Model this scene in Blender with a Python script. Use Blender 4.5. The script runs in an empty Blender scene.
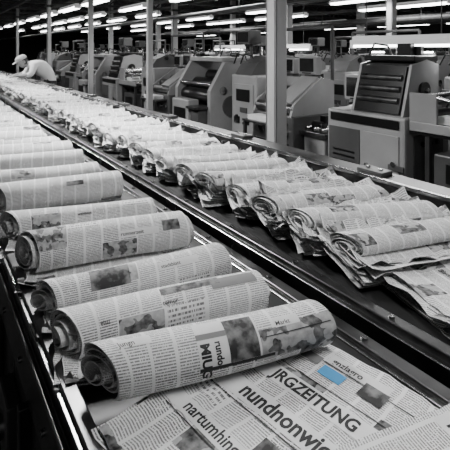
import bpy, bmesh, math, random
from mathutils import Vector, Matrix, noise
sc = bpy.context.scene
COL = sc.collection
pi = math.pi

# ------------------------------------------------------------ materials
def newmat(name):
    m = bpy.data.materials.new(name); m.use_nodes = True
    nt = m.node_tree; b = nt.nodes['Principled BSDF']
    return m, nt, b
def simple(name, col, rough=.5, metal=0.0, var=0.0, scale=8, emis=0, spec=.5, bump=0):
    m, nt, b = newmat(name)
    if not isinstance(col, tuple): col = (col, col, col)
    b.inputs['Base Color'].default_value = (*col, 1)
    b.inputs['Roughness'].default_value = rough
    b.inputs['Metallic'].default_value = metal
    b.inputs['Specular IOR Level'].default_value = spec
    if emis:
        b.inputs['Emission Color'].default_value = (1, 1, 1, 1)
        b.inputs['Emission Strength'].default_value = emis
    if var or bump:
        tc = nt.nodes.new('ShaderNodeTexCoord')
        n = nt.nodes.new('ShaderNodeTexNoise'); n.inputs['Scale'].default_value = scale; n.inputs['Detail'].default_value = 5
        nt.links.new(tc.outputs['Object'], n.inputs['Vector'])
        if var:
            mr = nt.nodes.new('ShaderNodeMapRange')
            mr.inputs[1].default_value = .3; mr.inputs[2].default_value = .7
            mr.inputs[3].default_value = 1 - var; mr.inputs[4].default_value = 1 + var
            nt.links.new(n.outputs['Fac'], mr.inputs[0])
            mx = nt.nodes.new('ShaderNodeVectorMath'); mx.operation = 'SCALE'
            mx.inputs[0].default_value = col
            nt.links.new(mr.outputs[0], mx.inputs['Scale'])
            nt.links.new(mx.outputs[0], b.inputs['Base Color'])
            m2 = nt.nodes.new('ShaderNodeMath'); m2.operation = 'MULTIPLY_ADD'
            m2.inputs[1].default_value = .25; m2.inputs[2].default_value = rough - .12
            nt.links.new(n.outputs['Fac'], m2.inputs[0]); nt.links.new(m2.outputs[0], b.inputs['Roughness'])
        if bump:
            bp = nt.nodes.new('ShaderNodeBump'); bp.inputs['Strength'].default_value = bump
            nt.links.new(n.outputs['Fac'], bp.inputs['Height']); nt.links.new(bp.outputs[0], b.inputs['Normal'])
    return m

def print_mat(name, paper=.78, period=.0048, colw=.046, photos=True):
    """newsprint: UVs are in metres, columns of text lines with occasional headings and halftone pictures"""
    m, nt, b = newmat(name)
    L = nt.links
    def M(op, a, b_=None, c=None):
        n = nt.nodes.new('ShaderNodeMath'); n.operation = op
        for i, v in enumerate((a, b_, c)):
            if v is None: continue
            if isinstance(v, (int, float)): n.inputs[i].default_value = v
            else: L.new(v, n.inputs[i])
        return n.outputs[0]
    uv = nt.nodes.new('ShaderNodeUVMap'); sp = nt.nodes.new('ShaderNodeSeparateXYZ'); L.new(uv.outputs[0], sp.inputs[0])
    oi = nt.nodes.new('ShaderNodeObjectInfo')
    u = M('MULTIPLY_ADD', oi.outputs['Random'], 3.7, sp.outputs[0])
    v = M('MULTIPLY_ADD', oi.outputs['Random'], 5.3, sp.outputs[1])
    def comb(x, y, z=0.0):
        n = nt.nodes.new('ShaderNodeCombineXYZ')
        for i, q in enumerate((x, y, z)):
            if isinstance(q, (int, float)): n.inputs[i].default_value = q
            else: L.new(q, n.inputs[i])
        return n.outputs[0]
    def wn(vec):
        n = nt.nodes.new('ShaderNodeTexWhiteNoise'); n.noise_dimensions = '2D'; L.new(vec, n.inputs['Vector']); return n.outputs['Value']
    def ns(vec, scale=1.0, det=1.0):
        n = nt.nodes.new('ShaderNodeTexNoise'); n.noise_dimensions = '2D'; n.inputs['Scale'].default_value = scale; n.inputs['Detail'].default_value = det
        L.new(vec, n.inputs['Vector']); return n.outputs['Fac']
    def text(per, ws, th, cw):
        row = M('FLOOR', M('DIVIDE', v, per)); fr = M('FRACT', M('DIVIDE', v, per))
        line = M('MULTIPLY', M('GREATER_THAN', fr, .25), M('LESS_THAN', fr, .76))
        w = M('GREATER_THAN', ns(comb(M('MULTIPLY', u, ws), M('MULTIPLY', row, 7.31))), th)
        cf = M('FRACT', M('DIVIDE', u, cw))
        col = M('MULTIPLY', M('GREATER_THAN', cf, .07), M('LESS_THAN', cf, .93))
        return M('MULTIPLY', M('MULTIPLY', line, w), col)
    body = text(period, 560, .37, colw)
    head = text(.0100, 420, .47, colw * 2)
    cu = M('FLOOR', M('DIVIDE', u, colw * 2)); cv = M('FLOOR', M('ADD', M('DIVIDE', v, .050), M('MULTIPLY', wn(comb(cu, 3.3)), 1.0)))
    cell = wn(comb(cu, cv, 0))
    ish = M('MULTIPLY', M('GREATER_THAN', cell, .76), M('LESS_THAN', cell, .82))
    isp = M('GREATER_THAN', cell, .87 if photos else 2)
    dens = M('MULTIPLY_ADD', wn(comb(cu, M('ADD', cv, 31.7))), .28, .56)
    ink = M('MULTIPLY', body, dens)
    mixh = M('ADD', M('MULTIPLY', ink, M('SUBTRACT', 1.0, ish)), M('MULTIPLY', M('MULTIPLY', head, .8), ish))
    pic = M('MULTIPLY_ADD', M('GREATER_THAN', ns(comb(u, v), 30, 2), .50), .35, M('MULTIPLY_ADD', ns(comb(u, v), 70, 3), .6, .22))
    mix = M('ADD', M('MULTIPLY', mixh, M('SUBTRACT', 1.0, isp)), M('MULTIPLY', pic, isp))
    tone = M('MULTIPLY_ADD', ns(comb(u, v), 9, 3), .24, paper - .12)
    cr = M('MULTIPLY', tone, M('SUBTRACT', 1.0, M('MULTIPLY', mix, .97)))
    rgb = comb(cr, cr, cr); L.new(rgb, b.inputs['Base Color'])
    b.inputs['Roughness'].default_value = .65; b.inputs['Specular IOR Level'].default_value = .3
    return m

M_PRINT = print_mat('newsprint_text')
M_EDGE = simple('paper_edge', .14, .9, var=.5, scale=60)  # sheet edges coloured dark to stand in for shade in the gaps
M_REND = simple('paper_roll_edge', .60, .9, var=.25, scale=80)
M_INK = simple('ink_black', .010, .6)
M_INKG = simple('ink_grey', .20, .7)
M_BLUE = simple('ink_blue', (.07, .34, .66), .6)
M_BLANK = simple('paper_blank', .74, .8, var=.06, scale=30)
def photo_mat(name, scale, lo, hi):
    m, nt, b = newmat(name); tc = nt.nodes.new('ShaderNodeTexCoord')
    n = nt.nodes.new('ShaderNodeTexNoise'); n.inputs['Scale'].default_value = scale; n.inputs['Detail'].default_value = 4
    cr = nt.nodes.new('ShaderNodeValToRGB'); cr.color_ramp.elements[0].position = .42; cr.color_ramp.elements[1].position = .62
    cr.color_ramp.elements[0].color = (lo, lo, lo, 1); cr.color_ramp.elements[1].color = (hi, hi, hi, 1)
    nt.links.new(tc.outputs['Object'], n.inputs[0]); nt.links.new(n.outputs[0], cr.inputs[0]); nt.links.new(cr.outputs[0], b.inputs['Base Color'])
    b.inputs['Roughness'].default_value = .7
    return m
M_PHOTO = photo_mat('halftone_picture', 38, .015, .20)
M_STEEL = simple('brushed_steel', .48, .24, 1.0, var=.3, scale=6)
M_STEELB = simple('worn_steel', .13, .32, .9, var=.35, scale=11)
M_DARK = simple('dark_paint', .030, .34, var=.3, scale=5)
M_BELT = simple('rubber_belt', .006, .5, var=.3, scale=20)
M_MACH = simple('machine_enamel', .27, .32, var=.15, scale=3)
M_MACH2 = simple('machine_enamel_grey', .07, .36, var=.25, scale=3)
M_BLK = simple('black_plastic', .006, .3)
M_SCR = simple('screen_glass', .012, .1)
M_POST = simple('post_paint', .40, .5, var=.1, scale=2)
M_TUBE = simple('fluorescent_tube', .9, .5, emis=12)
M_REFL = simple('reflector_white', .7, .45, emis=.2)  # weak emission paints the tubes' light onto the reflector and housing
M_TRUSS = simple('truss_paint', .045, .5)
M_CEIL = simple('ceiling_sheet', .010, .8, var=.2, scale=1)
M_WALL = simple('wall_paint', .015, .8, var=.2, scale=1)
M_FLOOR = simple('concrete_floor', .028, .36, var=.25, scale=1.5)
M_SHIRT = simple('shirt_cloth', .76, .9, bump=.2, scale=25)
M_TROU = simple('trouser_cloth', .03, .9)
M_SKIN = simple('skin_grey', .28, .6)
M_HAIR = simple('hair_dark', .03, .7)
M_CAP = simple('cap_cloth', .42, .9)

# ------------------------------------------------------------ mesh builder
class MB:
    def __init__(s): s.v = []; s.f = []; s.m = []; s.mats = []; s.sm = []; s.uv = []
    def mi(s, mat):
        if mat not in s.mats: s.mats.append(mat)
        return s.mats.index(mat)
    def add(s, vs, fs, mat, smooth=False, uvs=None, M=None):
        o = len(s.v); k = s.mi(mat)
        for p in vs:
            p = Vector(p)
            s.v.append(M @ p if M is not None else p)
        for f in fs:
            s.f.append([o + i for i in f]); s.m.append(k); s.sm.append(smooth)
            s.uv.append([uvs[i] for i in f] if uvs else None)
    def box(s, c, d, mat, R=None, bev=0.0):
        x, y, z = d[0] / 2, d[1] / 2, d[2] / 2
        bv = min(bev, x * .45, y * .45, z * .45)
        T = Matrix.Translation(c) @ (R.to_4x4() if R is not None else Matrix.Identity(4))
        if bv > 0:
            bm = bmesh.new(); bmesh.ops.create_cube(bm, size=1)
            bmesh.ops.scale(bm, vec=(d[0], d[1], d[2]), verts=bm.verts)
            bmesh.ops.bevel(bm, geom=list(bm.edges), offset=bv, segments=2, affect='EDGES', profile=.5)
            bm.verts.ensure_lookup_table()
            s.add([v.co.copy() for v in bm.verts], [[v.index for v in f.verts] for f in bm.faces], mat, M=T); bm.free()
        else:
            vs = [(a * x, b * y, c_ * z) for a in (-1, 1) for b in (-1, 1) for c_ in (-1, 1)]
            s.add(vs, [(0, 1, 3, 2), (4, 6, 7, 5), (0, 4, 5, 1), (2, 3, 7, 6), (0, 2, 6, 4), (1, 5, 7, 3)], mat, M=T)
    def b2(s, x0, x1, y0, y1, z0, z1, mat, bev=0.0):
        s.box(((x0 + x1) / 2, (y0 + y1) / 2, (z0 + z1) / 2), (x1 - x0, y1 - y0, z1 - z0), mat, bev=bev)
    def cyl(s, p0, p1, r, mat, n=14, r1=None):
        p0 = Vector(p0); p1 = Vector(p1); r1 = r if r1 is None else r1
        q = (p1 - p0).to_track_quat('Z', 'Y').to_matrix(); vs = []
        for p, rr in ((p0, r), (p1, r1)):
            for i in range(n):
                a = 2 * pi * i / n; vs.append(p + q @ Vector((math.cos(a) * rr, math.sin(a) * rr, 0)))
        s.add(vs, [(i, (i + 1) % n, n + (i + 1) % n, n + i) for i in range(n)], mat, True)
        s.add(vs, [list(range(n))[::-1], list(range(n, 2 * n))], mat)
    def prism(s, prof, y0, y1, mat):   # profile in xz, extruded along y
        n = len(prof); vs = [(x, y0, z) for x, z in prof] + [(x, y1, z) for x, z in prof]
        s.add(vs, [(i, (i + 1) % n, n + (i + 1) % n, n + i) for i in range(n)] + [list(range(n))[::-1], list(range(n, 2 * n))], mat)
    def mesh(s, name):
        me = bpy.data.meshes.new(name); me.from_pydata([tuple(p) for p in s.v], [], s.f)
        for m in s.mats: me.materials.append(m)
        me.polygons.foreach_set('material_index', s.m); me.polygons.foreach_set('use_smooth', s.sm)
        if any(u is not None for u in s.uv):
            ul = me.uv_layers.new(name='UVMap'); i = 0
            for f, uvs in zip(s.f, s.uv):
                for k in range(len(f)):
                    if uvs: ul.data[i].uv = uvs[k]
                    i += 1
        me.update(); return me
    def obj(s, name, loc=(0, 0, 0), rz=0.0, parent=None):
        return put(name, s.mesh(name), loc, rz, parent)
def put(name, me, loc=(0, 0, 0), rz=0.0, parent=None, sc_=1.0):
    o = bpy.data.objects.new(name, me); COL.objects.link(o)
    o.location = loc; o.rotation_euler = (0, 0, rz); o.scale = (sc_,) * 3
    if parent: o.parent = parent
    return o

# ------------------------------------------------------------ glyph geometry
def glyphs(txt, size, sx=1.0, bold=.012, cut=.006):
    c = bpy.data.curves.new('t', 'FONT'); c.body = txt; c.size = 1; c.offset = bold; c.resolution_u = 3; c.fill_mode = 'FRONT'
    o = bpy.data.objects.new('t', c); COL.objects.link(o)
    dg = bpy.context.evaluated_depsgraph_get(); me = bpy.data.meshes.new_from_object(o.evaluated_get(dg))
    bpy.data.objects.remove(o); bpy.data.curves.remove(c)
    bm = bmesh.new(); bm.from_mesh(me); bpy.data.meshes.remove(me)
    for v in bm.verts: v.co.x *= size * sx; v.co.y *= size; v.co.z = 0
    if cut:
        for ax in (0, 1):
            lo = min(v.co[ax] for v in bm.verts); hi = max(v.co[ax] for v in bm.verts)
            k = lo + cut
            while k < hi:
                n = Vector((0, 0, 0)); n[ax] = 1; p = Vector((0, 0, 0)); p[ax] = k
                bmesh.ops.bisect_plane(bm, geom=bm.verts[:] + bm.edges[:] + bm.faces[:], plane_co=p, plane_no=n); k += cut
    bm.verts.ensure_lookup_table()
    vs = [(v.co.x, v.co.y) for v in bm.verts]; fs = [[v.index for v in f.verts] for f in bm.faces]; bm.free()
    w = max(p[0] for p in vs)
    return vs, fs, w
def rect(w, h, cut=.006):
    nx = max(1, int(w / cut)); ny = max(1, int(h / cut))
    vs = [(w * i / nx, h * j / ny) for j in range(ny + 1) for i in range(nx + 1)]
    fs = [(j * (nx + 1) + i, j * (nx + 1) + i + 1, (j + 1) * (nx + 1) + i + 1, (j + 1) * (nx + 1) + i) for j in range(ny) for i in range(nx)]
    return vs, fs, w

# ------------------------------------------------------------ newspapers
def add_roll(mb, L, r, T, nseg, nl, seed, fx, fz, zc, yc=0.0, decals=(), free=235):
    rng = random.Random(seed); ph = [rng.uniform(0, 6.28) for _ in range(8)]
    rin = .011; pitch = (r - rin) / T; th = pitch * .28
    th_end = math.radians(free)
    yaw = rng.uniform(-.03, .03)
    def P(t, l, off=0.0):
        a = th_end - 2 * pi * (T - t)
        rr = r - pitch * (T - t) + off
        if t > T - .12: rr += (t - (T - .12)) * .04
        inner = max(0.0, 1 - t / T)      # inner wraps are looser and sag
        rr *= 1 + .040 * math.sin(2 * a + ph[0] + l * 4) + .020 * math.sin(3 * a + ph[1] + l * 9) + .028 * math.sin(l * 8 + ph[2])
        y = math.cos(a) * rr * fx; z = math.sin(a) * rr * fz - inner * r * .10
        z = z if z > -r * fz * .86 else -r * fz * .86 + (z + r * fz * .86) * .25
        # skewed, telescoped ends
        e = max(0.0, 1 - (l + L / 2) / (L * .30)); e2 = max(0.0, 1 - (L / 2 - l) / (L * .30))
        x = l - e * e * (y * .55 + inner * .014) + e2 * e2 * (inner * .010 - y * .2)
        return Vector((x, y + yc + .006 * math.sin(l * 7 + ph[3]) + yaw * l, z + zc + .003 * math.sin(l * 6 + ph[4])))
    nt_ = int(T * nseg); vs = []; uvs = []
    def lend(t, sg): return sg * .0045 * math.sin(t * 5.1 + ph[5]) + sg * .005 * math.sin(t * 1.7 + ph[6])
    for side in (0, 1):
        for i in range(nt_ + 1):
            t = T * i / nt_
            for j in range(nl + 1):
                w = j / nl; l = -L / 2 + L * w
                l += lend(t, -1) * max(0, 1 - w * 6) + lend(t, 1) * max(0, 1 - (1 - w) * 6)
                vs.append(P(t, l, -th * side)); uvs.append((l, r * (2 * pi * t) * -1))
    N = (nt_ + 1) * (nl + 1); W = nl + 1
    fo = []; fi = []; fe = []
    for i in range(nt_):
        for j in range(nl):
            a = i * W + j
            fo.append((a, a + 1, a + W + 1, a + W)); fi.append((N + a, N + a + W, N + a + W + 1, N + a + 1))
        for j in (0, nl):
            a = i * W + j; q = (a, a + W, N + a + W, N + a)
            fe.append(q if j == 0 else q[::-1])
    for i in (0, nt_):
        for j in range(nl):
            a = i * W + j; fe.append((a, a + 1, N + a + 1, N + a))
    mb.add(vs, fo + fi, M_PRINT, True, uvs); mb.add(vs, fe, M_REND, False)
    for (g, l0, ang, rot, mat, off) in decals:
        gv, gf, w = g; ca, sa = math.cos(rot), math.sin(rot); out = []
        for a_, b_ in gv:
            x = a_ * ca - b_ * sa; y = a_ * sa + b_ * ca
            aa = math.radians(ang) - y / (r * (fx + fz) / 2)
            t = T - (th_end - aa) / (2 * pi)
            out.append(P(t, l0 + x, off))
        mb.add(out, gf, mat, True)

def add_stack(mb, w, d, n, th, seed, z0=0.0, x0=0.0, y0=0.0, tilt=0.0, flut=.004, jit=.008, wave=.002, nx=14, ny=8, uvrot=False, topmat=None, jx_=None, rot_=.015):
    rng = random.Random(seed); ph = [rng.uniform(0, 9) for _ in range(4)]
    jx_ = jit if jx_ is None else jx_
    ct, st = math.cos(tilt), math.sin(tilt)
    for k in range(n):
        jx, jy = rng.uniform(-jx_, jx_), rng.uniform(-jit, jit); rot = rng.uniform(-rot_, rot_); f = rng.uniform(.5, 1); sd = rng.uniform(0, 50)
        def H(x, y, k=k, f=f, sd=sd):
            e = max(0, (abs(x) / (w / 2) - .70) / .30) ** 2 + max(0, (abs(y) / (d / 2) - .75) / .25) ** 2
            z = th * k + wave * (math.sin(x * 11 + ph[0]) * math.cos(y * 14 + ph[1]) + .6 * math.sin(x * 23 + y * 9 + ph[2]))
            return z + flut * f * e * (k / n + .25) * (.5 + noise.noise((x * 14 + sd, y * 14, k * .9)))
        vs = []; uvs = []
        for s_ in (0, 1):
            for j in range(ny + 1):
                for i in range(nx + 1):
                    x = (i / nx - .5) * w; y = (j / ny - .5) * d
                    z = H(x, y) + (th * .45 if s_ == 0 else 0)
                    xx = x + jx - y * rot + .008 * noise.noise((y * 30, sd, 0)); yy = y + jy + x * rot + .006 * noise.noise((x * 20, sd, 3))
                    Y = yy * ct + z * st; Z = -yy * st + z * ct
                    vs.append((xx + x0, Y + y0, Z + z0)); uvs.append((y + k * .37, x) if uvrot else (x + k * .37, y))
        N = (nx + 1) * (ny + 1); W = nx + 1; ft = []; fs = []
        for j in range(ny):
            for i in range(nx):
                a = j * W + i; ft.append((a, a + 1, a + W + 1, a + W)); ft.append((N + a, N + a + W, N + a + W + 1, N + a + 1))
        for i in range(nx): fs += [(i, N + i, N + i + 1, i + 1), (ny * W + i, ny * W + i + 1, N + ny * W + i + 1, N + ny * W + i)]
        for j in range(ny):
            a = j * W; b_ = a + nx; fs += [(a, a + W, N + a + W, N + a), (b_, N + b_, N + b_ + W, b_ + W)]
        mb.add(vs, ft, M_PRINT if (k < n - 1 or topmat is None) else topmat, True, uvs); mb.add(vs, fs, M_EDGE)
    def S(x, y, off=.0012):
        z = H(x, y) + th * .45 + off
        xx = x + jx - y * rot; yy = y + jy + x * rot
        return Vector((xx + x0, yy * ct + z * st + y0, -yy * st + z * ct + z0))
    return S

BZ = .85     # belt top height
ROT = math.radians(-12)
def D(g, l0, ang, rot=0.0, mat=M_INK, off=.0009): return (g, l0, ang, rot, mat, off)

V = -pi / 2
specs = {
 0: [D(rect(.115, .080), -.050, 186, 0, M_BLANK, .0006), D(rect(.056, .074), .005, 184, 0, M_PHOTO, .0010),
     D(glyphs('MIUG', .023, 1.0, .04), -.045, 136, V), D(glyphs('rundo', .018, .85, .03), -.019, 136, V), D(rect(.14, .006), -.05, 192, 0, M_INK), D(rect(.055, .010), -.050, 128, 0, M_INKG),
     D(rect(.06, .018), -.185, 112, 0, M_BLANK, .0006), D(glyphs('Jungn', .015, .9, .01), -.183, 108, 0), D(rect(.13, .0016), .075, 150, 0),
     D(rect(.05,.018), .10, 135, 0, M_BLANK, .0006), D(glyphs('Markt', .012, 1, .01), .102, 131)],
 1: [D(glyphs('etuz', .016, .8, .01), -.15, 150), D(rect(.13, .024), -.02, 112, 0, M_PHOTO), D(glyphs('temur', .013, 1, .01), -.02, 140), D(rect(.10, .03), .09, 128, 0, M_INKG)],
 2: [D(rect(.09, .055), -.12, 156, 0, M_PHOTO), D(rect(.10, .020), .04, 140, 0, M_BLANK, .0006), D(glyphs('stadtblatt', .013, 1, .01), .045, 135)],
 3: [D(rect(.11, .020), .02, 160, 0, M_BLANK, .0006), D(glyphs('runnerzeit', .015, 1, .02), .025, 156), D(rect(.045, .034), .140, 158, 0, M_PHOTO)],
 4: [D(glyphs('weltblick', .012, 1, .02), -.02, 150)],
 5: [D(rect(.06, .02), .02, 150, 0, M_PHOTO)],
}
left_rolls = [  # centre x, centre y, extra z, radius, length
 (.450, .693, .027, .0445, .410), (.434, .855, .014, .046, .415), (.436, 1.015, .014, .046, .42),
 (.438, 1.230, .024, .055, .425), (.437, 1.470, .018, .047, .43), (.432, 1.750, .024, .058, .42)]
for i, (cx, cy, ez, r, L) in enumerate(left_rolls):
    mb = MB()
    if i > 0: add_stack(mb, L * 1.02, .17 if i < 3 else .22, 7, .0028, 40 + i, z0=0, x0=-.004, y0=-.012, flut=.012, jit=.012, rot_=.03)
    add_roll(mb, L, r, 4.2, 36, 20, i + 3, 1.08, .93, r * .93 * .9 + ez, decals=specs.get(i, ()))
    mb.obj('rolled_newspaper', (cx, cy, BZ + .001), ROT + (0 if i == 0 else random.Random(i).uniform(-.04, .03)))

def bundle(seed, fx, fz, r, L, n, th, d, tilt, flut, T=4, nseg=22, nl=12, jx_=None, rot_=.015):
    mb = MB(); add_stack(mb, L * 1.02, d, n, th, seed, z0=.014 if tilt else .0, tilt=tilt, flut=flut, jit=.012, nx=14, ny=6, jx_=jx_, rot_=rot_)
    add_roll(mb, L, r, T, nseg, nl, seed, fx, fz, r * fz * .9 + n * th + (.008 if tilt else 0), yc=-.01)
    return mb.mesh('rolled_newspaper_mesh')
LV = [bundle(100 + k, 1.08, .94, .050 + .004 * (k % 3), .42, 7, .0030, .20, 0, .010) for k in range(5)]
rng = random.Random(5)
y = 2.02; k = 0
while y < 6.6:
    put('rolled_newspaper', LV[k % 5], (.435 + rng.uniform(-.018, .018), y, BZ + .001 + rng.uniform(0, .002)), ROT + rng.uniform(-.06, .05))
    y += rng.uniform(.215, .255); k += 1
RV = [bundle(200 + k, 1.22, .68, .041 + .004 * (k % 3), .44, 12, .0034, .22, math.radians(-8), .036, jx_=.026, rot_=.07) for k in range(7)]
y = .775; k = 0
while y < 12.5:
    put('rolled_newspaper', RV[k % 7], (1.155 + rng.uniform(-.02, .02), y, BZ + .004), math.radians(-20) + rng.uniform(-.09, .09))
    y += rng.uniform(.165, .195); k += 1

# flat folded newspapers in front (left lane)
mb = MB()
S = add_stack(mb, .43, .48, 8, .0030, 9, flut=.004, jit=.006, wave=.0012, nx=20, ny=24, uvrot=True)
def flat(g, x, y, mat=M_INK, off=.0012, rot=-pi / 2):
    ca, sa = math.cos(rot), math.sin(rot)
    mb.add([S(x + a * ca - b_ * sa, y + a * sa + b_ * ca, off) for a, b_ in g[0]], g[1], mat)
flat(rect(.46, .030, .02), -.100, .23, M_BLANK, .0008); flat(glyphs('nartumhingartikel', .031, .84, .022), -.093, .19)
flat(rect(.34, .042, .02), -.012, .20, M_BLANK, .0008); flat(glyphs('nundnonwio', .044, .80, .030), -.003, .155)
flat(rect(.30, .040, .02), .060, .19, M_BLANK, .0008); flat(glyphs('JRGZEITUNG', .036, .80, .034), .068, .145)
flat(rect(.040, .022, .01), .150, .145, M_INKG, .0014); flat(rect(.046, .026, .01), .135, .095, M_BLUE, .0014)
flat(rect(.12, .024, .01), .170, .10, M_BLANK, .0008); flat(glyphs('gnzlagro', .020, .9, .02), .174, .09)
flat(rect(.044, .036, .01), .140, .020, M_PHOTO, .0014); flat(rect(.05, .035, .01), -.070, .06, M_PHOTO, .0014); flat(rect(.05, .04, .01), .01, -.09, M_PHOTO, .0014)
flat(rect(.40, .0016, .02), -.020, .22); flat(rect(.40, .0016, .02), .112, .22); flat(rect(.40, .0016, .02), -.106, .22)
flat(rect(.40, .0016, .02), .166, .22)
mb.obj('folded_newspaper', (.466, .470, BZ + .001), math.radians(8))
mb = MB(); S = add_stack(mb, .38, .30, 6, .003, 19, flut=.003, jit=.006, nx=14, ny=12, uvrot=True)
flat(rect(.26, .04, .02), .09, .14, M_BLANK, .0008); flat(glyphs('Tagesschau', .04, .8, .02), .10, .13)
mb.obj('folded_newspaper', (.515, .262, BZ + .032), ROT - .02)
mb = MB(); S = add_stack(mb, .46, .46, 10, .0036, 29, flut=.020, jit=.014, nx=16, ny=14, rot_=.04)
flat(glyphs('Blattwerk', .022, .9, .015), -.10, .17)
mb.obj('folded_newspaper', (1.13, .46, BZ + .001), math.radians(-16))

# ------------------------------------------------------------ conveyors
Y0, Y1 = -1.2, 14.0
def rail_bolts(mb, x, z, n0, n1, step, axis, r=.008, mat=M_STEEL):
    y = n0
    while y < n1:
        if axis == 'x': mb.cyl((x, y, z), (x - .006, y, z), r, mat, 8)
        else: mb.cyl((x, y, z), (x, y, z + .005), r, mat, 8)
        y += step
mb = MB()
mb.b2(.226, .722, Y0, Y1, BZ - .03, BZ, M_BELT)
mb.b2(.198, .224, Y0, Y1, BZ - .06, BZ + .022, M_STEELB, .003)        # side rail
mb.b2(.190, .198, Y0, Y1, BZ - .06, BZ + .014, M_STEEL, .002)
mb.b2(.176, .190, Y0, Y1, BZ - .11, BZ - .012, M_STEELB, .003)
mb.b2(.182, .222, Y0, Y1, BZ - .42, BZ - .12, M_DARK, .004)          # side panel
mb.b2(.168, .182, Y0, Y1, BZ - .36, BZ - .33, M_STEELB, .002)
mb.b2(.730, .762, Y0, Y1, BZ - .10, BZ + .012, M_STEELB, .003)
mb.b2(.718, .730, Y0, Y1, BZ - .05, BZ + .004, M_STEEL, .002)
mb.b2(.22, .76, Y0, Y1, BZ - .16, BZ - .09, M_DARK)
y = Y0 + .15
while y < Y1:
    for x in (.20, .735): mb.b2(x - .02, x + .025, y, y + .05, 0, BZ - .10, M_DARK, .004)
    mb.b2(.16, .24, y - .03, y + .08, 0, .012, M_STEELB)
    mb.b2(.19, .75, y + .01, y + .04, .20, .25, M_DARK)
    y += 1.1
y = Y0
while y < 6:
    mb.b2(.158, .183, y, y + .022, BZ - .42, BZ - .11, M_STEELB, .003)
    mb.b2(.150, .183, y + .10, y + .22, BZ - .31, BZ - .17, M_MACH2, .006)
    mb.cyl((.16, y + .16, BZ - .24), (.142, y + .16, BZ - .24), .03, M_STEEL)
    y += .36
rail_bolts(mb, .176, BZ - .06, -.5, 6, .22, 'x', .007)
rail_bolts(mb, .746, BZ + .012, 0, 8, .30, 'z', .007)
for i in range(12): mb.cyl((.23, Y0 + i * 1.2, BZ - .07), (.72, Y0 + i * 1.2, BZ - .07), .03, M_STEELB)
mb.obj('newspaper_conveyor')
mb = MB()
mb.b2(.856, 1.405, Y0, Y1, BZ - .03, BZ, M_BELT)
mb.b2(.822, .852, Y0, Y1, BZ - .12, BZ + .026, M_STEELB, .003)
mb.b2(.808, .822, Y0, Y1, BZ - .04, BZ + .010, M_STEEL, .002)
mb.b2(1.408, 1.440, Y0, Y1, BZ - .10, BZ + .040, M_STEELB, .003)      # low inner ledge
mb.b2(1.442, 1.470, Y0, Y1, BZ - .16, BZ + .098, M_STEELB, .003)      # face
mb.b2(1.438, 1.458, Y0, Y1, BZ + .098, BZ + .112, M_STEEL, .003)      # top lip
mb.b2(1.458, 1.560, Y0, Y1, BZ + .096, BZ + .108, M_STEELB, .003)     # top flange
mb.b2(1.545, 1.560, Y0, Y1, BZ - .20, BZ + .096, M_DARK)
mb.b2(1.60, 1.63, Y0, Y1, BZ + .06, BZ + .085, M_STEEL, .003)         # outboard guard rail
mb.b2(.83, 1.55, Y0, Y1, BZ - .20, BZ - .12, M_DARK)
y = Y0 + .4
while y < Y1:
    for x in (.835, 1.52): mb.b2(x - .025, x + .025, y, y + .05, 0, BZ - .12, M_DARK, .004)
    mb.b2(.84, 1.54, y + .01, y + .04, .20, .25, M_DARK)
    mb.b2(1.555, 1.632, y, y + .04, BZ + .03, BZ + .065, M_DARK)
    y += 1.1
rail_bolts(mb, 1.442, BZ + .070, 0, 12, .24, 'x', .009)
rail_bolts(mb, .835, BZ + .026, 0, 8, .30, 'z', .007)
y = .2
while y < 12:
    mb.b2(1.47, 1.54, y, y + .12, BZ + .108, BZ + .124, M_MACH2, .003); mb.cyl((1.505, y + .03, BZ + .124), (1.505, y + .03, BZ + .13), .009, M_STEEL, 8); mb.cyl((1.505, y + .09, BZ + .124), (1.505, y + .09, BZ + .13), .009, M_STEEL, 8); y += .9
mb.obj('newspaper_conveyor')

# ------------------------------------------------------------ machines
def monitor(mb, x, y, z, w=.30, h=.24, dp=.24, mat=M_MACH):
    mb.box((x, y, z + h / 2 + .04), (dp * .5, w, h), mat, bev=.012)
    mb.prism([(x + dp * .22, z + .06), (x + dp * .7, z + .10), (x + dp * .7, z + h - .03), (x + dp * .22, z + h + .02)], y - w * .38, y + w * .38, mat)
    mb.box((x - dp * .25 - .003, y, z + h / 2 + .045), (.008, w * .80, h * .74), M_SCR, bev=.003)
    mb.box((x + .04, y, z + .02), (dp * .6, w * .5, .04), M_MACH2, bev=.005)
    mb.box((x - dp * .25 - .003, y, z + .058), (.006, w * .5, .012), M_BLK)
def clutter(mb, x0, x1, y0, y1, z, n, seed):
    """small fittings: motors, valve blocks, hoses, levers bolted on top of a housing"""
    r = random.Random(seed)
    for k in range(n):
        x = r.uniform(x0, x1); y = r.uniform(y0, y1); q = r.random(); m = r.choice((M_BLK, M_BLK, M_MACH2, M_STEEL, M_MACH))
        if q < .35:
            h = r.uniform(.04, .13); mb.box((x, y, z + h / 2), (r.uniform(.04, .10), r.uniform(.05, .14), h), m, bev=.005)
        elif q < .6:
            rr = r.uniform(.02, .04); mb.cyl((x, y - .07, z + rr), (x, y + .07, z + rr), rr, m, 12); mb.cyl((x, y + .07, z + rr), (x, y + .10, z + rr), rr * .4, M_STEEL, 8)
        elif q < .8:
            h = r.uniform(.1, .28); mb.cyl((x, y, z), (x + r.uniform(-.05, .05), y + r.uniform(-.05, .05), z + h), .008, M_STEEL, 8)
            mb.cyl((x, y, z), (x, y, z + .03), .02, M_BLK, 8)
        else:
            p = [Vector((x, y, z)), Vector((x, y + .05, z + .10)), Vector((x - .04, y + .16, z + .12)), Vector((x - .05, y + .22, z))]
            for a, b in zip(p, p[1:]): mb.cyl(a, b, .009, M_BLK, 8)
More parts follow.
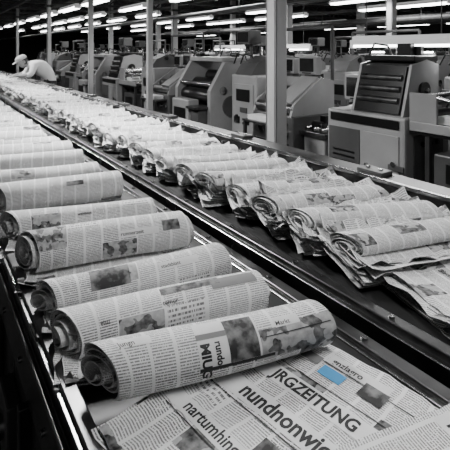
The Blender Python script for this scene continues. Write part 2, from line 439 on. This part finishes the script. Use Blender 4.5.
def side_detail(mb, x, y0, y1, z0, z1, n, seed):
    """hatches, knobs, dials, louvres on the face turned to the aisle"""
    r = random.Random(seed)
    for k in range(n):
        y = r.uniform(y0, y1); z = r.uniform(z0, z1); q = r.random()
        if q < .35: mb.box((x - .006, y, z), (.014, r.uniform(.05, .14), r.uniform(.04, .10)), r.choice((M_BLK, M_MACH2)), bev=.003)
        elif q < .7: mb.cyl((x, y, z), (x - .02, y, z), r.uniform(.012, .03), r.choice((M_STEEL, M_BLK)), 12)
        else:
            for j in range(4): mb.box((x - .004, y, z + j * .02), (.008, .09, .007), M_BLK)
def machine_a():
    mb = MB()
    mb.box((0, 0, .48), (.62, .80, .88), M_MACH, bev=.02)
    mb.box((0, 0, .03), (.56, .74, .06), M_BLK)
    mb.box((-.315, -.18, .46), (.012, .34, .62), M_MACH, bev=.004); mb.box((-.315, .20, .46), (.012, .34, .62), M_MACH2, bev=.004)
    for k in range(7): mb.box((-.324, .20, .30 + k * .045), (.006, .24, .014), M_BLK)
    mb.cyl((-.32, -.05, .50), (-.345, -.05, .50), .012, M_STEEL)
    mb.box((-.318, 0, .86), (.012, .70, .07), M_BLK, bev=.003)
    mb.box((0, -.405, .50), (.40, .012, .55), M_MACH2, bev=.004)
    for k in range(3): mb.cyl((-.1 + k * .1, -.41, .70), (-.1 + k * .1, -.43, .70), .02, M_BLK)
    mb.prism([(-.26, .92), (.22, .92), (.22, 1.32), (.06, 1.36), (-.14, 1.32)], -.34, .14, M_MACH2)
    for yy in (-.345, .145): mb.prism([(-.27, .92), (.22, .92), (.22, 1.33), (.06, 1.37), (-.15, 1.33)], yy - .012, yy + .012, M_MACH)
    mb.prism([(-.278, .94), (-.264, .93), (-.146, 1.31), (-.162, 1.32)], -.32, .12, M_BLK)
    mb.box((.06, -.10, 1.38), (.34, .50, .05), M_BLK, bev=.01)
    mb.box((-.24, -.10, .99), (.03, .36, .05), M_MACH2, R=Matrix.Rotation(.3, 3, 'Y'), bev=.003)
    # rollers in the upper throat instead of a flat face
    for z, xo in ((1.22, -.19), (1.13, -.22), (1.04, -.25)): mb.cyl((xo, -.30, z), (xo, .10, z), .026, M_STEELB, 14)
    mb.cyl((.0, -.355, 1.12), (.0, -.38, 1.12), .07, M_BLK, 18); mb.cyl((.0, -.38, 1.12), (.0, -.41, 1.12), .02, M_STEEL, 10)
    monitor(mb, .0, .27, .94)
    mb.box((-.02, -.80, .82), (.50, .78, .03), M_BLK, bev=.004)
    mb.box((-.26, -.80, .86), (.02, .78, .08), M_MACH, bev=.004); mb.box((.22, -.80, .86), (.02, .78, .08), M_MACH, bev=.004)
    for k in range(6): mb.cyl((-.25, -1.12 + k * .12, .865), (.21, -1.12 + k * .12, .865), .022, M_STEEL)
    for yy in (-1.13, -.55):
        for xx in (-.24, .20): mb.box((xx, yy, .40), (.035, .035, .82), M_DARK)
    mb.box((-.02, -.84, .55), (.44, .50, .26), M_MACH2, bev=.012)
    mb.box((-.245, -.84, .55), (.01, .30, .14), M_BLK)
    for k in range(5): mb.box((-.02 + .006 * (k % 2), -.72, .90 + k * .012), (.34, .26, .010), M_BLANK)
    mb.cyl((-.22, -.48, 1.06), (.20, -.48, 1.06), .05, M_STEEL); mb.cyl((-.22, -.56, .97), (.20, -.56, .97), .035, M_BLK)
    for xx in (-.24, .21): mb.prism([(xx - .012, .85), (xx + .012, .85), (xx + .012, 1.12), (xx - .012, 1.12)], -.62, -.40, M_MACH)
    mb.cyl((-.24, -.60, 1.10), (-.24, -1.0, 1.02), .012, M_STEEL); mb.cyl((.21, -.60, 1.10), (.21, -1.0, 1.02), .012, M_STEEL)
    mb.cyl((-.24, -1.0, 1.02), (.21, -1.0, 1.02), .012, M_STEEL)
    clutter(mb, -.22, .2, -1.1, -.7, .93, 9, 1); clutter(mb, .0, .2, -.3, .1, 1.39, 4, 2); clutter(mb, .12, .26, .05, .38, .92, 6, 3)
    side_detail(mb, -.324, -.34, .0, .25, .75, 6, 4)
    mb.cyl((.25, .34, .9), (.25, .34, 1.42), .018, M_STEEL); mb.cyl((.25, .34, 1.42), (.25, -.30, 1.42), .018, M_STEEL); mb.cyl((.25, -.30, 1.42), (.25, -.30, 1.2), .018, M_STEEL)
    return mb.mesh('machine_a')
def machine_b():
    mb = MB()
    mb.box((.05, .15, .60), (.60, .50, 1.12), M_MACH, bev=.02)
    mb.box((-.255, .15, .62), (.012, .38, .86), M_MACH, bev=.004); mb.box((-.263, .15, .92), (.008, .26, .14), M_BLK, bev=.003)
    side_detail(mb, -.262, .02, .30, .25, .80, 8, 14)
    mb.cyl((-.26, .27, .60), (-.29, .27, .60), .012, M_STEEL)
    mb.prism([(-.25, 1.16), (.35, 1.16), (.35, 1.26), (.05, 1.38), (-.15, 1.30)], .0, .32, M_MACH2)
    mb.box((0, -.42, .40), (.60, .66, .76), M_MACH2, bev=.015)
    for (x, z, r) in ((-.24, .84, .06), (-.10, .92, .07), (.08, .98, .07)): mb.cyl((x, -.74, z), (x, -.12, z), r, M_STEELB, 18)
    for yy in (-.73, -.13): mb.prism([(-.32, .78), (.30, .78), (.30, 1.12), (.12, 1.16), (-.28, .90)], yy - .015, yy + .015, M_MACH)
    mb.prism([(-.29, .915), (-.26, .89), (.12, 1.13), (.10, 1.165)], -.70, -.45, M_MACH)
    mb.prism([(.12, .80), (.30, .80), (.30, 1.12), (.12, 1.15)], -.72, -.14, M_MACH)
    for k in range(4): mb.cyl((-.31, -.66 + k * .15, .60), (-.34, -.66 + k * .15, .60), .035, M_STEEL)
    mb.box((-.31, -.42, .42), (.02, .54, .16), M_BLK, bev=.004)
    mb.box((-.40, -.42, .70), (.22, .50, .025), M_STEELB, bev=.004)
    for yy in (-.65, -.19): mb.box((-.48, yy, .35), (.03, .03, .70), M_DARK)
    for k in range(4): mb.box((-.40, -.42 + .01 * (k % 2), .72 + k * .012), (.16, .36, .010), M_BLANK)
    monitor(mb, .18, -.50, 1.14, .26, .20, .20); monitor(mb, .18, -.18, 1.14, .22, .18, .18)
    mb.box((.0, -.92, .62), (.42, .34, .05), M_STEELB, bev=.005); mb.box((.0, -.92, .30), (.36, .28, .60), M_MACH, bev=.012)
    for k in range(3): mb.cyl((-.2, -1.03 + k * .1, .67), (.2, -1.03 + k * .1, .67), .02, M_STEEL)
    clutter(mb, -.15, .15, -1.0, -.85, .66, 6, 5); clutter(mb, -.1, .3, .05, .32, 1.28, 7, 6)
    mb.cyl((.32, .36, 0), (.32, .36, 1.7), .02, M_MACH2); mb.cyl((.32, -.70, 0), (.32, -.70, 1.7), .02, M_MACH2); mb.cyl((.32, -.70, 1.7), (.32, .36, 1.7), .02, M_MACH2)
    mb.box((0, -.1, .02), (.6, 1.0, .04), M_BLK)
    return mb.mesh('machine_b')
def machine_c():
    mb = MB()   # press tower with stacked rollers
    for yy in (-.42, .42):
        mb.prism([(-.40, 0), (.40, 0), (.40, 1.15), (.22, 1.30), (-.18, 1.30), (-.40, .95)], yy - .035, yy + .035, M_MACH)
        mb.cyl((-.1, yy - .04, .75), (-.1, yy - .06, .75), .13, M_MACH2, 20); mb.cyl((.18, yy - .04, .55), (.18, yy - .06, .55), .09, M_MACH2, 20)
        mb.cyl((.1, yy - .04, 1.0), (.1, yy - .055, 1.0), .10, M_BLK, 20); mb.cyl((-.22, yy - .04, .95), (-.22, yy - .05, .95), .05, M_STEEL, 16)
    for (x, z, r) in ((-.26, .86, .09), (-.08, .98, .10), (.14, 1.08, .10), (-.1, .72, .12), (.14, .80, .11), (-.22, .50, .10), (.1, .48, .12)):
        mb.cyl((x, -.39, z), (x, .39, z), r, M_STEELB if r > .1 else M_BLK, 20)
    mb.cyl((-.34, -.39, 1.02), (-.34, .39, 1.02), .022, M_STEEL); mb.cyl((-.38, -.39, .68), (-.38, .39, .68), .03, M_STEEL)
    mb.box((-.08, 0, .20), (.60, .78, .36), M_MACH2, bev=.015)
    mb.box((.02, 0, 1.33), (.42, .80, .06), M_MACH, bev=.01)
    mb.box((-.44, .10, .42), (.16, .44, .80), M_MACH, bev=.015); mb.box((-.525, .10, .60), (.01, .30, .22), M_BLK)
    side_detail(mb, -.522, -.08, .28, .15, .45, 5, 24)
    mb.box((-.45, -.27, .74), (.24, .26, .03), M_STEELB, bev=.003); mb.box((-.44, -.27, .36), (.16, .2, .72), M_MACH2, bev=.01)
    clutter(mb, -.15, .2, -.36, .36, 1.36, 8, 25)
    mb.cyl((.34, -.3, 1.2), (.34, -.3, 1.65), .02, M_MACH2); mb.box((.30, -.3, 1.62), (.20, .28, .18), M_MACH2, bev=.012); mb.box((.196, -.3, 1.62), (.01, .22, .13), M_SCR)
    return mb.mesh('machine_c')
MA, MBB, MC = machine_a(), machine_b(), machine_c()
HL = {MA.name: (1.20, .46), MBB.name: (1.12, .44), MC.name: (.50, .50)}
R_ = random.Random(11)
def machine(me, x, y, rz=0): put('newspaper_inserting_machine' if me != MC else 'printing_press', me, (x, y, 0), rz)
for me, x, y, rz in [(MA, 3.40, 2.50, 0), (MBB, 3.38, 4.10, 0), (MC, 3.30, 5.07, 0), (MBB, 3.35, 6.75, 0), (MA, 3.3, 8.42, 0), (MC, 3.3, 9.42, 0), (MA, 3.3, 11.2, 0), (MBB, 3.3, 12.8, 0), (MC, 3.3, 14.4, 0)]: machine(me, x, y, rz)
for row, x in enumerate((4.9, 6.7, 8.7, 11.2, 14.0)):
    y = 1.2 + row * .9
    while y < 23:
        me = R_.choice((MA, MBB, MC)); a, b = HL[me.name]
        machine(me, x + R_.uniform(-.06, .06), y + a)
        y += a + b + R_.uniform(.03, .18)

# ------------------------------------------------------------ shell
def slab(name, x0, x1, y0, y1, z0, z1, mat):
    mb = MB(); mb.b2(x0, x1, y0, y1, z0, z1, mat); return mb.obj(name)
slab('floor', -4, 20, -4, 36, -.1, 0, M_FLOOR)
slab('ceiling', -4, 20, -4, 36, 3.5, 3.6, M_CEIL)
slab('wall_right', 20, 20.2, -4, 36, 0, 3.5, M_WALL)
slab('wall_far', -4, 20, 36, 36.2, 0, 3.5, M_WALL)
mb = MB()
def truss(mb, y, x0, x1):
    for z in (2.72, 3.2): mb.b2(x0, x1, y - .04, y + .04, z, z + .06, M_TRUSS)
    x = x0; up = True
    while x < x1:
        mb.cyl((x, y, 2.75 if up else 3.22), (x + .5, y, 3.22 if up else 2.75), .02, M_TRUSS, 6); x += .5; up = not up
for i in range(16): truss(mb, 3 + i * 2.0, -3.9, 19.9)
for x in (2.1, 5.0, 8.0, 11, 14.5, 18): mb.b2(x - .04, x + .04, -3, 35.5, 2.62, 2.70, M_TRUSS)
for x in (3.5, 6.5, 9.5, 12.8, 16): mb.b2(x - .10, x + .10, -3, 35.5, 2.80, 2.83, M_TRUSS); 
mb.obj('ceiling_truss')
for (x, yy, w) in ((2.60, 8.3, .08), (2.62, 5.75, .07), (2.6, 11.6, .09), (2.70, 3.16, .135), (2.6, 16, .08), (5.75, 6.4, .13), (5.75, 11, .14), (5.75, 16, .14), (7.65, 9, .14), (7.65, 5.5, .14), (9.8, 8, .16), (9.8, 14, .16), (7.65, 16, .16)):
    mb = MB(); h = w / 2
    mb.b2(x - h, x + h, yy - h, yy - h * .7, 0, 3.5, M_POST, .004); mb.b2(x - h, x + h, yy + h * .7, yy + h, 0, 3.5, M_POST, .004); mb.b2(x - h * .25, x + h * .25, yy - h * .7, yy + h * .7, 0, 3.5, M_POST)
    mb.b2(x - h, x - h*.8, yy - h, yy + h, 0, 3.5, M_POST)
    mb.b2(x - w * .8, x + w * .8, yy - w * .7, yy + w * .7, 0, .02, M_STEELB); mb.b2(x - w * .75, x + w * .75, yy - w * .7, yy + w * .7, 2.50, 2.56, M_TRUSS)
    mb.obj('support_column')
for (x, z, r) in ((4.4, 2.15, .03), (5.7, 2.35, .06), (9.6, 2.2, .07), (12.4, 2.3, .09)):
    mb = MB(); mb.cyl((x, 2, z), (x, 34, z), r, M_MACH2, 16)
    for i in range(10): mb.cyl((x, 3 + i * 3.1, z), (x, 3 + i * 3.1, 3.5), .008, M_TRUSS, 6); mb.cyl((x, 3 + i * 3.1 - .03, z), (x, 3 + i * 3.1 + .03, z), r * 1.15, M_TRUSS, 16)
    mb.obj('ventilation_pipe')

# ------------------------------------------------------------ lights
def fixture_mesh(L, w, ztop, rt=.022):
    mb = MB(); h = .05
    mb.prism([(-w / 2, 0), (-w * .28, h), (w * .28, h), (w / 2, 0), (w / 2 - .008, 0), (w * .26, h - .01), (-w * .26, h - .01), (-w / 2 + .008, 0)], -L / 2, L / 2, M_REFL)
    mb.b2(-w * .2, w * .2, -L / 2, L / 2, h, h + .035, M_REFL)
    for s_ in (-1, 1):
        mb.cyl((s_ * w * .24, -L / 2 + .03, -.010), (s_ * w * .24, L / 2 - .03, -.010), rt, M_TUBE, 10)
        mb.b2(-w * .34, w * .34, s_ * L / 2 - .02, s_ * L / 2 + .02, -.03, h, M_REFL)
        mb.cyl((0, s_ * L * .35, h), (0, s_ * L * .35, ztop), .005, M_TRUSS, 6)
    return mb.mesh('fixture_%.1f' % L)
FX = fixture_mesh(1.45, .20, .95, .032); FL = fixture_mesh(2.3, .22, .95, .034)
def fixture(me, x, y, z, energy=0, L=1.3, w=.25):
    o = put('fluorescent_ceiling_light', me, (x, y, z))
    if energy:
        ld = bpy.data.lights.new('tube_lamp', 'AREA'); ld.shape = 'RECTANGLE'; ld.size = w; ld.size_y = L; ld.energy = energy
        lo = bpy.data.objects.new('tube_lamp', ld); COL.objects.link(lo); lo.parent = o; lo.location = (0, 0, -.06)
    return o
CZ = 2.45
for yy in (9.3, 11.3, 13.4, 15.6, 18.0, 20.5, 23.5, 27): fixture(FX, 3.0, yy, CZ)
for yy in (7.4, 10.2, 13.0, 15, 17, 19, 21, 25): fixture(FX, 4.2, yy, CZ, 28 if yy in (7.4, 13.0) else 0)
for yy in (12, 14.5, 17, 19.5, 22, 25): fixture(FX, 5.4, yy, CZ)
for yy in (3.2, 6.0, 9.0, 12.3, 14.5, 17, 20, 24): fixture(FX, 7.3, yy, CZ, 36 if yy in (6.0, 12.3) else 0)
for yy in (6.3, 10.5, 13.5, 17, 21): fixture(FL, 9.1, yy, CZ, 44 if yy in (6.3, 13.5) else 0)
for yy in (6, 9, 12, 16, 20, 24, 28): fixture(FL, 12.5, yy, CZ)
for yy in (8, 11, 14, 20, 26): fixture(FL, 16, yy, CZ)
for yy in (3, 6.5): fixture(FX, 4.6, yy, CZ, 42)
# over the conveyors (above frame)
for yy, e in ((.3, 14), (2.9, 98), (5.8, 66), (9.0, 62)): fixture(FX, .9, yy, CZ, e, .7, .2)
FT = fixture_mesh(1.1, .07, 1.9, .014)
fixture(FT, 3.62, 2.50, 1.50, 6, 1.0, .06); fixture(FT, 5.5, 6.1, 1.47, 5, 1.0, .06); fixture(FT, 5.5, 8.0, 1.47)

# ------------------------------------------------------------ worker
def skin_obj(pts, edges, radii, sub=2, root=0):
    me = bpy.data.meshes.new('sk'); me.from_pydata(pts, edges, [])
    o = bpy.data.objects.new('sk', me); COL.objects.link(o)
    sk = o.modifiers.new('s', 'SKIN'); sk.use_smooth_shade = True
    for i, r in enumerate(radii):
        d = me.skin_vertices[0].data[i]; d.radius = r if isinstance(r, tuple) else (r, r); d.use_root = (i == root)
    ss = o.modifiers.new('u', 'SUBSURF'); ss.levels = sub; ss.render_levels = sub
    dg = bpy.context.evaluated_depsgraph_get(); m2 = bpy.data.meshes.new_from_object(o.evaluated_get(dg))
    bpy.data.objects.remove(o); return m2
def worker(loc):
    root = bpy.data.objects.new('factory_worker', None); COL.objects.link(root); root.location = loc
    P = [(.06, 0, .93), (-.04, 0, 1.05), (-.17, 0, 1.14), (-.29, 0, 1.18), (-.36, 0, 1.195), (-.42, 0, 1.21)]
    E = [(0, 1), (1, 2), (2, 3), (3, 4), (4, 5)]; Rr = [(.14, .155), (.135, .15), (.15, .175), (.125, .165), (.055, .055), (.05, .05)]
    for s_ in (-1, 1):
        b0 = len(P)
        P += [(-.29, s_ * .18, 1.16), (-.36, s_ * .25, 1.01), (-.46, s_ * .22, .985), (-.56, s_ * .17, .99)]
        Rr += [.072, .056, .045, .03]; E += [(3, b0), (b0, b0 + 1), (b0 + 1, b0 + 2), (b0 + 2, b0 + 3)]
        b1 = len(P)
        P += [(.05, s_ * .10, .84), (.03, s_ * .12, .48), (.07, s_ * .12, .10), (-.04, s_ * .13, .045), (-.12, s_ * .135, .035)]
        Rr += [.095, .065, .045, .045, .03]; E += [(0, b1)] + [(b1 + q, b1 + q + 1) for q in range(4)]
    me = skin_obj(P, E, Rr)
    for m in (M_SHIRT, M_TROU, M_SKIN, M_BLK): me.materials.append(m)
    for p in me.polygons:
        c = p.center; p.use_smooth = True
        k = 0
        if c.z < .90 and c.x > -.25: k = 1
        if c.z < .10: k = 3
        if c.x < -.43 and c.z < 1.08: k = 2
        if c.x < -.375 and c.z > 1.11: k = 2
        p.material_index = k
    put('body', me, parent=root)
    HC = (-.455, 0, 1.235); HR = (0, math.radians(-28), 0)
    bm = bmesh.new(); bmesh.ops.create_uvsphere(bm, u_segments=24, v_segments=18, radius=1)
    for v in bm.verts:
        x, y, z = v.co
        x *= .098; y *= .077; z *= .118
        if z < -.03: y *= .86; x *= .93
        if x < -.07 and abs(y) < .02 and -.035 < z < .015: x -= .02 * (1 - abs(y) / .02)
        if x < -.07 and .012 < z < .04 and .015 < abs(y) < .045: x += .007
        v.co = (x, y, z)
    for s_ in (-1, 1):
        r = bmesh.ops.create_uvsphere(bm, u_segments=8, v_segments=6, radius=1)
        for v in r['verts']: v.co = Vector((v.co.x * .02 + .012, v.co.y * .010 + s_ * .080, v.co.z * .032 - .005))
    hm = bpy.data.meshes.new('head'); bm.to_mesh(hm); bm.free()
    for m in (M_SKIN, M_HAIR): hm.materials.append(m)
    for p in hm.polygons:
        p.use_smooth = True
        if p.center.x > .01 and p.center.z > -.05 and abs(p.center.y) < .078: p.material_index = 1
    h = put('head', hm, HC, 0, root); h.rotation_euler = HR
    mb = MB(); n = 20; rings = [(.106, .028), (.108, .05), (.095, .085), (.06, .108), (.0, .114)]
    vs = []; fs = []
    for (r, z) in rings:
        for i in range(n): a = 2 * pi * i / n; vs.append((math.cos(a) * r, math.sin(a) * r * .82, z + .012))
    for k in range(len(rings) - 1):
        for i in range(n): fs.append((k * n + i, k * n + (i + 1) % n, (k + 1) * n + (i + 1) % n, (k + 1) * n + i))
    mb.add(vs, fs, M_CAP, True)
    mb.box((-.125, 0, .044), (.08, .13, .008), M_CAP, R=Matrix.Rotation(-.2, 3, 'Y'), bev=.003)
    c = mb.obj('cap', HC, 0, root); c.rotation_euler = HR
    mb = MB()
    for s_ in (-1, 1): mb.cyl((-.093, s_ * .032, .014), (-.098, s_ * .032, .014), .009, M_BLK, 8)
    mb.box((-.092, 0, -.05), (.008, .045, .008), M_HAIR)
    f_ = mb.obj('face_details', HC, 0, root); f_.rotation_euler = HR
    for s_ in (-1, 1):
        W = Vector((-.55, s_ * .17, .990)); P = [W, W + Vector((-.05, 0, -.004)), W + Vector((-.085, 0, -.008))]; E = [(0, 1), (1, 2)]; Rr = [(.026, .018), (.036, .015), (.036, .012)]
        for q, (dy, ln) in enumerate(((-.030, .060), (-.010, .072), (.010, .068), (.030, .052))):
            b = len(P); P += [W + Vector((-.088, dy, -.008)), W + Vector((-.09 - ln * .55, dy * 1.2, -.014)), W + Vector((-.09 - ln, dy * 1.25, -.034))]
            Rr += [.009, .0085, .007]; E += [(2, b), (b, b + 1), (b + 1, b + 2)]
        b = len(P); P += [W + Vector((-.045, -s_ * .042, -.010)), W + Vector((-.085, -s_ * .060, -.024))]; Rr += [.011, .008]; E += [(1, b), (b, b + 1)]
        hm = skin_obj([tuple(p) for p in P], E, Rr); hm.materials.append(M_SKIN)
        put('hand_left' if s_ > 0 else 'hand_right', hm, parent=root)
worker((1.98, 8.85, 0))

# ------------------------------------------------------------ world + camera
w = bpy.data.worlds.new('World'); sc.world = w; w.use_nodes = True
w.node_tree.nodes['Background'].inputs[0].default_value = (.8, .8, .8, 1); w.node_tree.nodes['Background'].inputs[1].default_value = .16
cd = bpy.data.cameras.new('camera'); cd.lens = 36; cd.sensor_width = 36; cd.shift_y = -175 / 450; cd.clip_start = .02
cam = bpy.data.objects.new('camera', cd); COL.objects.link(cam); cam.location = (0, 0, 1.45); cam.rotation_euler = (pi / 2, 0, math.radians(-34)); sc.camera = cam
